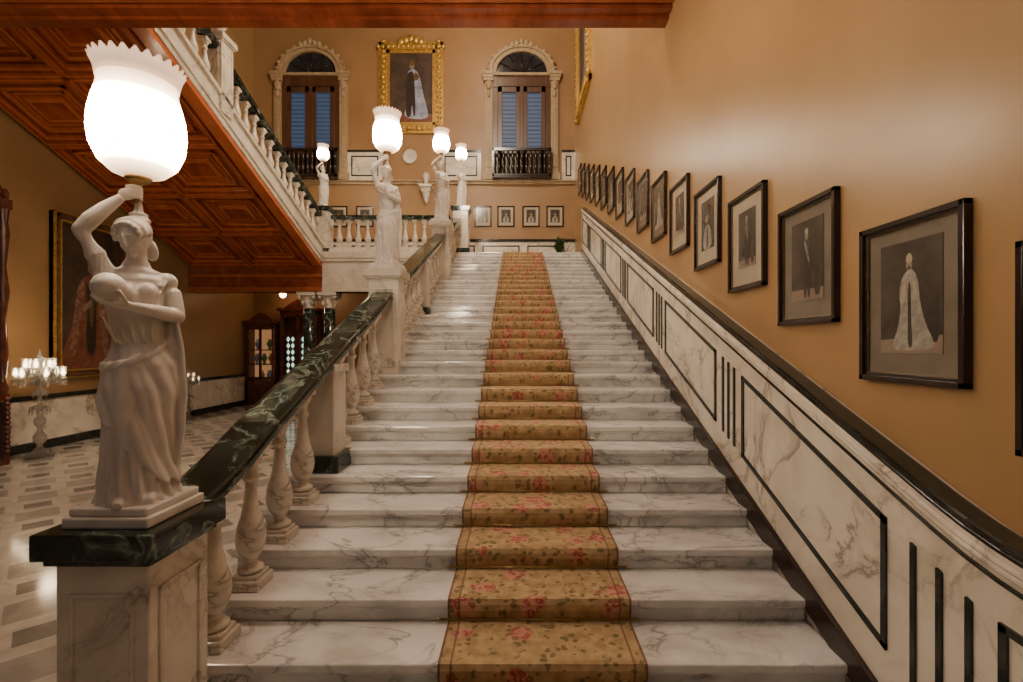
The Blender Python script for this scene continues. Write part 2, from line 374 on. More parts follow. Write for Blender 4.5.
def newel(x,y,zb,zt,half,parent,off,capm=M_green,name='newel_post',slab=.10,sl=.09,base=True):
    mb=MB(); h=half
    mb.box(x-h,x+h,y-h,y+h,zb,zt-slab,0)
    z0=zb+.22; z1=zt-slab-.14; b=h-.055
    if z1-z0>.2:
        for sx in (-1,1):
            for q0,q1,r0,r1 in ((-b,b,z0,z0+.02),(-b,b,z1-.02,z1),(-b,-b+.02,z0,z1),(b-.02,b,z0,z1)):
                a,c=sorted((x+sx*(h-.005),x+sx*(h+.010))); mb.box(a,c,y+q0,y+q1,r0,r1,0)
                a,c=sorted((y+sx*(h-.005),y+sx*(h+.010))); mb.box(x+q0,x+q1,a,c,r0,r1,0)
    mb.box(x-h-sl*.5,x+h+sl*.5,y-h-sl*.5,y+h+sl*.5,zt-slab-.025,zt-slab+.01,1)
    mb.box(x-h-sl,x+h+sl,y-h-sl,y+h+sl,zt-slab+.005,zt,1)
    if base: mb.box(x-h-.05,x+h+.05,y-h-.05,y+h+.05,zb,zb+.13,2)
    return mb.obj(name,[M_dado,capm,M_green],parent,off,bevel=.012)
NX=-1.66
newel(NX,2.1,0,1.13,.185,bal,bo,slab=.11,sl=.055)
N2T=CH+.92
newel(BX,5.95,nz(5.95)-.3,N2T,.18,bal,bo,sl=.05,capm=M_cream)
newel(BX,10.15,nz(10.15)-.3,CH+2.58,.18,bal,bo,sl=.05,capm=M_cream)
for y in MID:
    yb=y-.18
    k=math.floor((yb-2.39)/.35); zb=nz(2.39+.35*k)
    mb=MB(); mb.box(BX-.12,BX+.12,y-.14,y+.14,zb,nz(y)+RT-.12,0); mb.box(BX-.17,BX+.17,y-.18,y+.18,zb,zb+.14,1)
    mb.box(BX-.14,BX+.14,y-.16,y+.16,nz(y)+RT-.19,nz(y)+RT-.12,0)
    mb.obj('newel_post',[M_dado,M_green],bal,bo,bevel=.012)
N4T=CH+140/480*12.75-.05
newel(-1.52,12.85,LAND,N4T,.2,bal,bo,sl=.05)
lb=empty('landing_balustrade',(-3.3,12.7,LAND),'white marble balusters with dark handrail along the landing','balustrade')
c=baluster_mb(.78,.085).obj('baluster',M_cream,lb,(0,0,.1),bevel=.006)
n=12; x0=-4.72; x1=-1.98
for i in range(n):
    lx=x0+(x1-x0)*i/(n-1)+3.3
    if i==0: c.location=(lx,0,.1)
    else:
        d=c.copy(); d.location=(lx,0,.1); COL.objects.link(d)
MB().box(-1.66,1.52,-.13,.13,0,.1).obj('plinth',M_cream,lb,(0.0,0,0),bevel=.01)
MB().box(-1.62,1.52,-.13,.13,.88,.99).obj('handrail',M_green,lb,(0,0,0),bevel=.03)
# ------------------------------------------------------------------ right dado
dd=empty('stair_dado',(1.75,1.0,0),'veined marble stair panelling with black inlay and dark handrail','wall panelling'); do=W(dd)
DF=1.67; DT=1.17
def dl(y): return nz(y)+DT
def ff(y):
    if y>1.95: return dl(y)
    t=(1.95-y)/.55
    if t<=1: return dl(1.95)-.55*(T*t-.5*(T-.06)*t*t)
    return dl(1.95)-.55*(T-.5*(T-.06))-(1.4-y)*.06
poly=[(.6,0)]+[(yy_,ff(yy_)-.04) for yy_ in [.6,.9,1.2,1.4,1.5,1.6,1.7,1.8,1.95,12.6]]+[(12.6,0)]
MB().prism(poly,'x',DF,WR,0).obj('marble_panel',M_dado,dd,do)
rail(.6,12.6,1.73,DT,dd,do,w=.060,hh=.062,f=ff,n_=90,mat=M_black)
rail(.6,12.6,1.70,DT,dd,do,w=.045,hh=.05,f=lambda y:ff(y)-.06,name='rail_moulding',n_=90,mat=M_dado)
rail(.6,12.6,1.70,DT,dd,do,w=.040,hh=.02,f=lambda y:ff(y)-.125,name='rail_fillet',n_=90,mat=M_black)
mb=MB(); mb.prism([(1.7,nz(1.7)+.10),(1.7,nz(1.7)-.06),(12.5,nz(12.5)-.06),(12.5,nz(12.5)+.10)],'x',DF-.03,DF+.02); mb.obj('skirting',M_dark,dd,do,bevel=.006)
def sh(x,y,z): return (x,y,nz(y)+z)
per=1.865; p0=2.17
for i in range(-1,6):
    a=p0+per*i; b=a+1.40
    if b>12.4: b=12.4
    if i==-1: a=.75; b=1.66
    zl,zh,t=.30,.90,.028
    mb=MB(); X0,X1=DF-.012,DF+.01
    fn=sh if i>=0 else (lambda x,y,z:(x,y,ff(y)-DT+z))
    mb.boxm(X0,X1,a,b,zl,zl+t,fn); mb.boxm(X0,X1,a,b,zh-t,zh,fn)
    mb.boxm(X0,X1,a,a+t,zl,zh,fn); mb.boxm(X0,X1,b-t,b,zl,zh,fn)
    mb.obj('inlay_frame',M_black,dd,do)
    for q in range(3):
        yy=b+.115+.10*q if i>=0 else 1.76+.125*q
        if yy>12.3: continue
        m=MB(); m.boxm(DF-.012,DF+.01,yy,yy+.024,zl+.0,zh,sh); m.obj('inlay_bar',M_black,dd,do)
# ------------------------------------------------------------------ return flight
rf=empty('upper_staircase',(-6.85,12.5,LAND),'upper marble flight with balusters and panelled mahogany underside','staircase'); ro=W(rf)
RX=-5.1
def ub(y): return 4.03+T*(12.54-y)
def un(y): return LAND+T*(12.54-y)
ye=6.1
prof=[(12.54,ub(12.54)+.06),(12.54,LAND)]
k=0
while 12.54-.35*(k+1)>ye:
    y=12.54-.35*k; z=LAND+.1386*(k+1); prof+=[(y,z),(y-.35,z)]; k+=1
prof+=[(y-.35,ub(y-.35)+.06)]
MB().prism(prof,'x',WL,RX-.28).obj('steps',M_white,rf,ro)
mb=MB()
mb.prism([(12.54,ub(12.54)-.02),(12.54,un(12.54)+.2),(ye,un(ye)+.2),(ye,ub(ye)-.02)],'x',RX-.28,RX)
mb.prism([(12.54,ub(12.54)+.08),(12.54,ub(12.54)+.14),(ye,ub(ye)+.14),(ye,ub(ye)+.08)],'x',RX-.02,RX+.03)
mb.prism([(12.54,un(12.54)+.13),(12.54,un(12.54)+.21),(ye,un(ye)+.21),(ye,un(ye)+.13)],'x',RX-.3,RX+.05)
mb.obj('stringer',M_cream,rf,ro,bevel=.01)
mb=MB(); sf=lambda x,y,w:(x,y,ub(y)-w)
mb.boxm(WL,RX-.02,ye,12.54,-.08,0,sf,0)
nu,nv=2,5; L=12.5-ye; cw=(RX-.3-WL-.1)/nu; cv=L/nv
def fr(u0,u1,v0,v1,t,w,mi):
    mb.boxm(u0,u1,v0,v0+t,-.01,w,sf,mi); mb.boxm(u0,u1,v1-t,v1,-.01,w,sf,mi); mb.boxm(u0,u0+t,v0,v1,-.01,w,sf,mi); mb.boxm(u1-t,u1,v0,v1,-.01,w,sf,mi)
for i in range(nu):
    for j in range(nv):
        u0=WL+.1+cw*i; v0=ye+cv*j
        fr(u0,u0+cw,v0,v0+cv,.08,.10,0); fr(u0+.02,u0+cw-.02,v0+.02,v0+cv-.02,.025,.115,1)
        fr(u0+.08,u0+cw-.08,v0+.08,v0+cv-.08,.045,.065,1); fr(u0+.125,u0+cw-.125,v0+.125,v0+cv-.125,.03,.035,0)
        fr(u0+.25,u0+cw-.25,v0+.22,v0+cv-.22,.05,.045,1); fr(u0+.36,u0+cw-.36,v0+.33,v0+cv-.33,.025,.025,1)
        mb.boxm(u0+.46,u0+cw-.46,v0+.42,v0+cv-.42,-.01,.04,sf,1); mb.boxm(u0+.53,u0+cw-.53,v0+.49,v0+cv-.49,-.01,.06,sf,0)
mb.boxm(RX-.24,RX-.02,ye,12.5,-.01,.12,sf,1); mb.boxm(RX-.30,RX-.24,ye,12.5,-.01,.06,sf,0)
mb.obj('soffit',[M_sof,M_sof2],rf,ro)
cc=baluster_mb(.72,.085).obj('baluster',M_cream,rf,(0,0,0),bevel=.006)
yy=12.2; first=True
while yy>ye+.1:
    if not abs(yy-8.35)<.3:
        loc=(RX-.12+6.85,yy-12.5,un(yy)+.18-LAND)
        if first: cc.location=loc; first=False
        else:
            d=cc.copy(); d.location=loc; COL.objects.link(d)
    yy-=.30
rail(ye,12.5,RX-.12,0,rf,ro,f=lambda y:un(y)+1.02,w=.12,hh=.12)
newel(RX-.12,8.35,un(8.35)-.1,un(8.35)+1.25,.17,rf,ro,sl=.05,capm=M_cream,base=False)
newel(RX-.12,12.85,LAND,N4T,.2,rf,ro,sl=.05)
mb=MB(); mb.lathe([(.10,0),(.11,.03),(.05,.07),(.05,.12),(.14,.22),(.17,.34),(.14,.44),(.08,.5),(.11,.54),(.02,.66)],seg=20)
u=mb.obj('urn',M_cream,None,(RX-.12,8.35,un(8.35)+1.25)); u['label']='pale marble urn finial on the upper newel'; u['category']='urn'
# ------------------------------------------------------------------ statues
def interp(keys,z):
    for a,b in zip(keys,keys[1:]):
        if a[0]<=z<=b[0]:
            t=(z-a[0])/(b[0]-a[0]); t=t*t*(3-2*t); return [p+(q-p)*t for p,q in zip(a,b)]
    return keys[-1]
def make_figure():
    mb=MB()
    K=[(0,.004,0,.148,.138,.17),(.06,0,0,.134,.128,.19),(.2,-.004,0,.120,.116,.17),(.35,.002,-.005,.124,.116,.12),(.48,.016,0,.134,.118,.05),
     (.57,.016,0,.130,.106,.02),(.69,.002,0,.092,.077,.03),(.78,-.006,-.005,.097,.081,.04),(.88,-.012,-.012,.109,.087,.03),(.95,-.012,0,.118,.071,.012),
     (.985,-.010,.005,.098,.055,.0),(1.012,-.008,.004,.052,.045,0),(1.05,-.006,-.004,.037,.038,0),(1.10,-.008,-.012,.035,.037,0)]
    n=180; rows=150
    def loft(zf,rf_,rows):
        vs=[];fs=[]
        for j in range(rows+1):
            for i in range(n):
                a=2*PI*i/n; z=zf(a,j/rows); _,cx,cy,rx,ry,am=interp(K,max(0,min(1.1,z)))
                r=rf_(a,z,am,j/rows); vs.append((cx+rx*r*math.cos(a),cy+ry*r*math.sin(a),z))
        for j in range(rows):
            for i in range(n): k=(i+1)%n; fs.append((j*n+i,j*n+k,(j+1)*n+k,(j+1)*n+i))
        fs.append(tuple(reversed(range(n)))); fs.append(tuple(rows*n+i for i in range(n)))
        mb.add(vs,fs,0,True)
    def ridge(p,e=.8): return (abs(math.sin(p))**e)*2-1.2
    def rad(a,z,am,t):
        if z<.60: f=ridge(7.5*a+1.1*math.sin(z*7)+z*1.8)*.5+ridge(12*a-z*3.0+1)*.28+math.sin(3*a+z*4)*.25
        else: f=math.sin(22*z+6*a)*.5+math.sin(17*a+z*12)*.5
        return 1+am*f
    loft(lambda a,t:1.10*t,rad,rows)
    def zt(a): return .650+.060*math.cos(a-.4)
    def zb(a): return .25-.19*math.cos(a+.35)+.018*math.sin(8*a)
    def mr(a,z,am,t):
        f=ridge(4.5*a+z*15+1.8*math.sin(a))*.055+ridge(8.5*a+z*19+.8)*.024
        return 1.065+f*min(1,(1-t)*3+.15)+.06*(1-t)
    loft(lambda a,t: zb(a)+(zt(a)-zb(a))*t,mr,100)
    for ph in (0,PI*2/3,PI*4/3):
        pts=[]
        for i in range(61):
            a=2*PI*i/60; z=zt(a)-.014; _,cx,cy,rx,ry,am=interp(K,z); q=5*a+ph
            pts.append((cx+(rx+.002+.008*math.cos(q))*math.cos(a),cy+(ry+.002+.008*math.cos(q))*math.sin(a),z+.012*math.sin(q)))
        mb.tube(pts,.011,seg=8)
    mb.ell((-.050,-.070,.893),(.040,.036,.042)); mb.ell((.030,-.070,.893),(.040,.036,.042))
    mb.ell((0,-.020,.60),(.085,.075,.10))
    mb.tube([(-.036,-.055,.56),(-.042,-.086,.44),(-.048,-.104,.36),(-.046,-.084,.24),(-.045,-.060,.10)],[.054,.048,.038,.030,.022])
    for fx in (-.06,.045): mb.tube([(fx,-.06,.03),(fx-.005,-.13,.025),(fx-.01,-.162,.018)],[.030,.026,.017])
    # loose tunic folds: shoulder to waist, fanning both ways
    for q in range(8):
        d=q*.018
        mb.tube([(.104-d,-.01,.976),(.088-d*1.15,-.059,.93),(.064-d*1.2,-.080+.003*q,.84),(.040-d*.9,-.070,.74),(.028-d*.7,-.070,.67)],[.005,.0072,.0085,.007,.005],seg=8)
    for q in range(5):
        d=q*.016
        mb.tube([(.05-d*2.6,-.075,.80-d*.2),(.045-d*2.2,-.083,.74),(.05-d*1.9,-.082,.68)],[.004,.008,.006],seg=8)
    for q in range(9):
        a=q*.0145
        mb.tube([(.126-a*.2,-.045+a*.9,.82),(.150-a*.25,-.054+a,.66),(.160-a*.3,-.056+a,.46),(.152-a*.35,-.050+a,.28),(.134-a*.2,-.048+a,.08)],[.008,.0120,.0145,.013,.006])
    mb.ell((.114,.0,.48),(.036,.060,.34))
    mb.ell((-.110,0,.960),(.042,.042,.042))
    mb.tube([(-.082,0,.958),(-.112,0,.98),(-.142,-.01,1.05),(-.184,-.02,1.135)],[.040,.042,.038,.030]); mb.ell((-.186,-.02,1.145),(.030,.029,.030))
    mb.tube([(-.186,-.02,1.145),(-.155,-.026,1.19),(-.108,-.032,1.245),(-.058,-.035,1.295)],[.030,.034,.028,.018])
    mb.ell((-.040,-.03,1.315),(.030,.015,.026))
    for q in range(4):
        zz=1.300+q*.0155
        mb.tube([(-.043,-.03,zz),(-.020,-.042,zz+.006),(.004,-.034,zz+.006),(.013,-.012,zz+.002)],[.0088,.0082,.0075,.0065],seg=8)
    mb.tube([(-.048,-.02,1.30),(-.03,.005,1.315),(-.006,.018,1.33)],[.010,.009,.008],seg=8)
    mb.ell((.100,0,.952),(.042,.042,.042))
    mb.tube([(.092,0,.955),(.118,-.01,.90),(.136,-.03,.81)],[.040,.038,.032]); mb.ell((.136,-.035,.80),(.032,.032,.031))
    mb.tube([(.136,-.035,.80),(.092,-.085,.806),(.045,-.118,.818),(-.030,-.150,.832)],[.031,.033,.025,.017])
    mb.ell((-.048,-.158,.836),(.032,.018,.018))
    # fingers cradle the ball from beneath
    for q in range(4):
        yy_=-.135-q*.016
        mb.tube([(-.050,yy_,.836),(-.090,yy_-.012,.833),(-.126,yy_-.010,.846),(-.146,yy_-.006,.868)],[.009,.0085,.0075,.006],seg=8)
    mb.tube([(-.040,-.172,.842),(-.048,-.200,.862),(-.060,-.214,.885)],[.010,.009,.0075],seg=8)
    mb.ell((-.094,-.158,.902),(.058,.058,.058),seg=36)
    R=Matrix.Rotation(-.62,3,'Z')@Matrix.Rotation(-.14,3,'Y')@Matrix.Rotation(.38,3,'X'); C=Vector((-.014,-.026,1.128))
    def H(p,r,seg=16): mb.ell(C+R@Vector(p),r,seg=seg,rot=R)
    H((0,0,.008),(.051,.063,.070),28); H((0,-.020,-.026),(.039,.043,.046),24); H((0,-.048,-.058),(.015,.015,.012))
    H((0,-.070,-.011),(.0072,.013,.012),12); H((0,-.064,.009),(.0052,.010,.026),12)
    H((-.019,-.054,.021),(.016,.009,.0045),12); H((.019,-.054,.021),(.016,.009,.0045),12)
    H((-.019,-.053,.007),(.010,.007,.0055),12); H((.019,-.053,.007),(.010,.007,.0055),12)
    H((0,-.062,-.033),(.011,.006,.0033),12); H((0,-.060,-.040),(.0095,.006,.0038),12)
    H((-.022,-.038,-.018),(.017,.018,.022)); H((.022,-.038,-.018),(.017,.018,.022))
    for q in range(24):
        a=-.25+ (PI+.5)*q/23
        x=.052*math.cos(a); z=.049*math.sin(a)+.024
        H((x,-.034+.005*math.sin(q*2.1),z),(.010,.012,.010),10)
        H((x*1.08,-.012,z*1.08+.005),(.012,.015,.012),10)
        H((x*1.07,.008,z*1.08+.005),(.012,.015,.012),10)
        H((x*1.0,.030,z*1.04+.004),(.014,.018,.014),10)
    H((0,.030,.016),(.055,.047,.062)); H((.012,.048,-.055),(.034,.026,.055))
    for q in range(10):
        a=2*PI*q/10; mb.ell((.030*math.cos(a),.030*math.sin(a),1.215),(.016,.016,.012),seg=10)
    for q in range(8):
        a=2*PI*q/8; mb.ell((.022*math.cos(a),.022*math.sin(a),1.238),(.014,.014,.011),seg=10)
    mb.ell((0,0,1.225),(.030,.030,.028)); mb.tube([(0,0,1.24),(0,0,1.30)],[.020,.012])
    mb.ell((0,0,.0),(.155,.155,.03))
    o=mb.obj('tmpfig',M_statue)
    r=o.modifiers.new('r','REMESH'); r.mode='VOXEL'; r.voxel_size=.0042; r.use_smooth_shade=True
    s=o.modifiers.new('s','SMOOTH'); s.factor=.5; s.iterations=4
    dg=bpy.context.evaluated_depsgraph_get(); me=bpy.data.meshes.new_from_object(o.evaluated_get(dg)); me.name='figure'
    bpy.data.objects.remove(o)
    if not me.materials: me.materials.append(M_statue)
    return me
fig_me=make_figure()
ST_G='marble statue lamps on the balustrade pedestals'
sl=empty('statue_lamp',(NX,2.1,1.13),'white marble draped woman holding aloft a glowing crimped glass lamp','statue lamp',ST_G,rot=math.radians(38))
fg=bpy.data.objects.new('figure',fig_me); COL.objects.link(fg); fg.parent=sl; fg.location=(0,0,.07); fg['label']='draped marble woman, one arm raised, other holding round ball'
pm=MB(); pm.box(-.175,.175,-.175,.175,0,.045); pm.box(-.16,.16,-.16,.16,.045,.078)
pl=pm.obj('plinth',M_statue,sl,bevel=.008); pl.rotation_euler=(0,0,math.radians(-38))
z0=.07; q_=.84
def zs(z): return 1.40+(z-1.40)*q_
MB().lathe([(.014,1.25),(.012,1.33),(.013,1.37),(.03,1.378),(.05,1.392),(.05,1.40)],cz=z0,seg=18).obj('lamp_fitting',M_brass,sl)
MB().lathe([(r,zs(z)) for r,z in [(.035,1.398),(.06,1.405),(.10,1.425),(.142,1.475),(.168,1.55),(.176,1.63),(.172,1.71),(.157,1.79),(.146,1.84),(.142,1.875),(.146,1.90)]],cz=z0,seg=48).obj('lamp_shade',M_globe,sl)
def ruf(j,a,r,z):
    w=[0,.2,.6,1,1.0][j]; return r+.006*w*math.sin(26*a), z+.010*w*math.sin(26*a)
rm=MB().lathe([(.143,zs(1.885)),(.147,zs(1.92)),(.153,zs(1.95)),(.161,zs(1.972)),(.165,zs(1.98))],cz=z0,seg=156,ruf=ruf).obj('shade_rim',M_rim,sl)
so=rm.modifiers.new('t','SOLIDIFY'); so.thickness=.005
dup_tree(sl,(BX,5.95,N2T),math.radians(25))
dup_tree(sl,(BX,10.15,CH+2.58),math.radians(15))
dup_tree(sl,(-1.52,12.85,N4T),math.radians(5),.86)
dup_tree(sl,(RX-.12,12.85,N4T),math.radians(20),.86)
# ------------------------------------------------------------------ pictures
def picture(w,h,kind,fm,group,label,cat='picture frame',fw=.048,depth=.04,mat=M_mat,mm=.10):
    e=empty('picture_frame',(0,0,0),label,cat,group)
    mb=MB()
    def ring(a,y0,y1,t,mi):
        X=w/2-a
        mb.box(-X,X,y0,y1,a,a+t,mi); mb.box(-X,X,y0,y1,h-a-t,h-a,mi); mb.box(-X,-X+t,y0,y1,a,h-a,mi); mb.box(X-t,X,y0,y1,a,h-a,mi)
    ring(0,-depth,0,fw*.55,0); ring(fw*.5,-depth*.7,0,fw*.35,0); ring(fw*.82,-depth*.6,0,fw*.12,1)
    mb.obj('frame',[fm,M_fillet],e,bevel=.004)
    MB().box(-w/2+fw*.9,w/2-fw*.9,-.012,-.004,fw*.9,h-fw*.9).obj('mount',mat,e)
    b=fw+mm; pw=w/2-b; mb=MB(); H0=b*1.15; mb.box(-pw,pw,-.015,-.011,H0,h-b*.9,0)
    PH=(h-b*.9)-H0
    def P(pts,y,mi,ck=2):
        q=[(x*pw,z*PH+H0) for x,z in (chaikin(pts,ck) if ck else pts)]; mb.add([(x,y,z) for x,z in q],[tuple(range(len(q)))],mi)
    def head(cx,cz,r,y,mi): mb.add([(cx*pw+r*math.cos(a*PI/8)*.8,y,cz*PH+H0+r*math.sin(a*PI/8)) for a in range(16)],[tuple(range(16))],mi)
    if kind=='robe':
        P([(-1,0),(1,0),(1,.16),(-1,.12)],-.0155,2,0)
        P([(.5,.1),(.95,.1),(.95,.5),(.5,.5)],-.0156,3,1)
        P([(-.62,.02),(.78,.03),(.74,.12),(.52,.24),(.34,.44),(.30,.60),(.22,.69),(.12,.735),(.02,.755),(-.08,.735),(-.20,.70),(-.29,.63),(-.34,.52),(-.28,.42),(-.36,.24),(-.55,.10)],-.016,1)
        P([(-.05,.05),(.12,.05),(.06,.30),(.06,.56),(.01,.66),(-.05,.56),(-.04,.30)],-.0165,0)
        P([(-.27,.56),(-.12,.68),(-.10,.54),(-.20,.44)],-.0168,4); P([(.12,.68),(.24,.60),(.20,.44),(.12,.5)],-.0168,4)
        P([(-.22,.44),(-.10,.47),(-.10,.42),(-.20,.39)],-.017,2)
        head(0,.785,.023,-.017,2); P([(-.09,.80),(.09,.80),(.12,.85),(.02,.90),(-.11,.86)],-.0175,4)
        P([(-.05,.745),(.05,.745),(.04,.775),(-.04,.775)],-.0176,3,1)
    elif kind=='stand':
        P([(-1,0),(1,0),(1,.14),(-1,.14)],-.0155,2,0)
        P([(-.20,.03),(.0,.03),(.02,.36),(.06,.03),(.24,.03),(.22,.40),(.28,.66),(.16,.76),(-.14,.76),(-.27,.66),(-.30,.42),(-.18,.40)],-.016,3)
        P([(-.18,.74),(-.10,.76),(.20,.50),(.14,.44)],-.0165,1,1)
        head(0,.80,.024,-.017,2); P([(-.10,.82),(.10,.82),(.12,.88),(0,.91),(-.12,.88)],-.0175,1)
        P([(.45,.05),(.85,.05),(.85,.45),(.45,.45)],-.0158,3,1)
    else:
        P([(-.7,0),(.7,0),(.62,.3),(.34,.46),(.12,.5),(-.12,.5),(-.38,.45),(-.62,.28)],-.016,1)
        P([(-.16,.0),(.16,.0),(.10,.48),(-.10,.48)],-.0165,3)
        head(0,.64,.055,-.017,2); P([(-.30,.68),(.30,.68),(.34,.80),(.1,.9),(-.2,.88),(-.34,.80)],-.0175,3)
    mb.obj('photograph',[M_photo,M_robe,M_skin,M_suit,M_mat2],e)
    return e
GR='framed photographs climbing the stair wall'
FW,FH=.600,.780
pA=picture(FW,FH,'robe',M_dark,GR,'black framed monochrome portrait of figure in spreading pale robe',mm=.075)
pB=picture(FW,FH,'stand',M_dark,GR,'black framed monochrome portrait of standing figure in dark suit',mat=M_mat,mm=.085)
pC=picture(FW,FH,'bust',M_dark,GR,'black framed monochrome head and shoulders portrait on pale mount',mat=M_mat2,mm=.10)
pD=picture(FW,FH,'stand',M_dark,GR,'black framed portrait of standing figure on pale mount',mat=M_mat2,mm=.11)
fb0=CH-.18
def fpos(k):
    yf=2.540+.80*k; return (WR,yf-.29,fb0+.313*k+(.09 if k==-1 else 0))
used=set()
for k in range(-1,16):
    src={0:pA,1:pB,2:pD,3:pC,-1:pA}.get(k,[pD,pA,pB,pC][k%4])
    if id(src) not in used:
        used.add(id(src)); src.location=fpos(k); src.rotation_euler=(0,0,-PI/2)
    else: dup_tree(src,fpos(k),-PI/2)
GB='small framed pictures on the landing wall'
ps=picture(.56,.68,'bust',M_dark,GB,'small dark framed portrait on pale mount',mat=M_mat2,mm=.08)
fr1=True
zz=CH+(345-227)/30.77
for px in (483,506,531,555,339,365,392):
    X=(px-518)/30.77
    if fr1: ps.location=(X,WB,zz); fr1=False
    else: dup_tree(ps,(X,WB,zz))
def grand(name,w,h,loc,rot,label,robe,fm,fw,ornate=True,dx=0,red=False):
    e=empty(name,loc,label,'painting',rot=rot); mb=MB()
    def ring(a,y0,t,mi):
        X=w/2-a; mb.box(-X,X,y0,0,a,a+t,mi); mb.box(-X,X,y0,0,h-a-t,h-a,mi); mb.box(-X,-X+t,y0,0,a,h-a,mi); mb.box(X-t,X,y0,0,a,h-a,mi)
    ring(0,-.08,fw*.3,0); ring(fw*.3,-.12,fw*.4,0); ring(fw*.7,-.07,fw*.3,0)
    if ornate:
        n=int(h/.16)
        for i in range(n+1):
            for sx in (-1,1): mb.ell((sx*(w/2-fw*.45+(.03 if i%2 else 0)),-.1,h*i/n),(.09,.06,.06),seg=10)
        n=int(w/.16)
        for i in range(n+1):
            for q in (fw*.45,h-fw*.45): mb.ell((-w/2+w*i/n,-.1,q),(.06,.06,.09),seg=10)
        for i in range(5): mb.ell(((i-2)*.16,-.11,h+.10-.05*abs(i-2)),(.11,.06,.13),seg=12)
    else: ring(fw*.9,-.10,.03,1); ring(0,-.125,.02,1)
    mb.obj('frame',[fm,M_gold],e)
    mb=MB(); W2=w/2-fw*.9; mb.box(-W2,W2,-.03,-.01,fw*.9,h-fw*.9,0)
    ph=h-2*fw
    def P(pts,y,mi,ck=2,d=dx):
        q=[((x+d)*W2,z*ph+fw) for x,z in (chaikin(pts,ck) if ck else pts)]; mb.add([(x,y,z) for x,z in q],[tuple(range(len(q)))],mi)
    P([(-.98,.0),(.98,.0),(.98,.12),(.3,.15),(-.98,.13)],-.031,4,0,0)
    if red:
        P([(-.62,.05),(.60,.03),(.56,.20),(.40,.34),(.33,.52),(.26,.62),(.10,.67),(-.10,.67),(-.25,.60),(-.32,.46),(-.42,.28),(-.58,.14)],-.032,4)
        P([(-.30,.58),(-.14,.66),(-.18,.46),(-.26,.30),(-.30,.12),(-.46,.07),(-.40,.30)],-.0325,1); P([(.26,.58),(.14,.66),(.16,.42),(.26,.12),(.40,.06),(.36,.30)],-.0325,1)
        P([(-.12,.10),(.12,.10),(.10,.40),(.14,.62),(-.13,.62),(-.10,.40)],-.0326,2)
        P([(-.04,.30),(.05,.30),(.04,.62),(-.03,.62)],-.0327,5,1)
        P([(-.20,.44),(.0,.50),(.02,.46),(-.18,.39)],-.0328,3,1)
        P([(.085*math.cos(a*PI/6),.715+.042*math.sin(a*PI/6)) for a in range(12)],-.034,3,0)
        P([(-.10,.73),(.10,.73),(.11,.78),(.0,.80),(-.11,.78)],-.0345,1)
        P([(.55,.1),(.95,.1),(.95,.95),(.75,.95),(.66,.5)],-.0315,4)
    else:
        P([(-.35,.06),(.80,.04),(.70,.22),(.50,.45),(.40,.66),(.22,.77),(-.05,.78),(-.2,.70),(-.12,.4),(-.25,.2)],-.032,1)
        P([(-.26,.08),(.0,.08),(.02,.3),(.10,.08),(.2,.10),(.16,.5),(.12,.74),(-.08,.75),(-.24,.66),(-.22,.4)],-.033,2)
        P([(.10,.60),(.34,.62),(.36,.70),(.12,.74)],-.0335,5)
        P([(.11*math.cos(a*PI/6)+.03,.82+.045*math.sin(a*PI/6)) for a in range(12)],-.034,3,0)
        P([(-.10,.83),(.16,.83),(.17,.88),(.03,.91),(-.11,.88)],-.0345,5)
    mb.obj('canvas',[M_canvas,robe,M_suit,M_skin,M_red,M_fillet],e)
    return e
grand('painting',2.1,2.95,((411.5-518)/30.77,WB,CH+(345-134)/30.77),0,'ornate gilt framed state portrait of caped figure',M_bluer,M_gold,.36)
grand('painting',2.3,3.1,(WL,9.95,CH-.62),PI/2,'large dark portrait of red robed figure in bronze frame',M_redl,mottled('bronze_frame',(.06,.03,.015),(.22,.12,.05),12,.35),.14,False,dx=-.30,red=True)
grand('painting',2.6,3.2,(WR,13.3,CH+6.7),-PI/2,'gilt framed painting high on the stair wall',M_bluer,M_gold,.36)
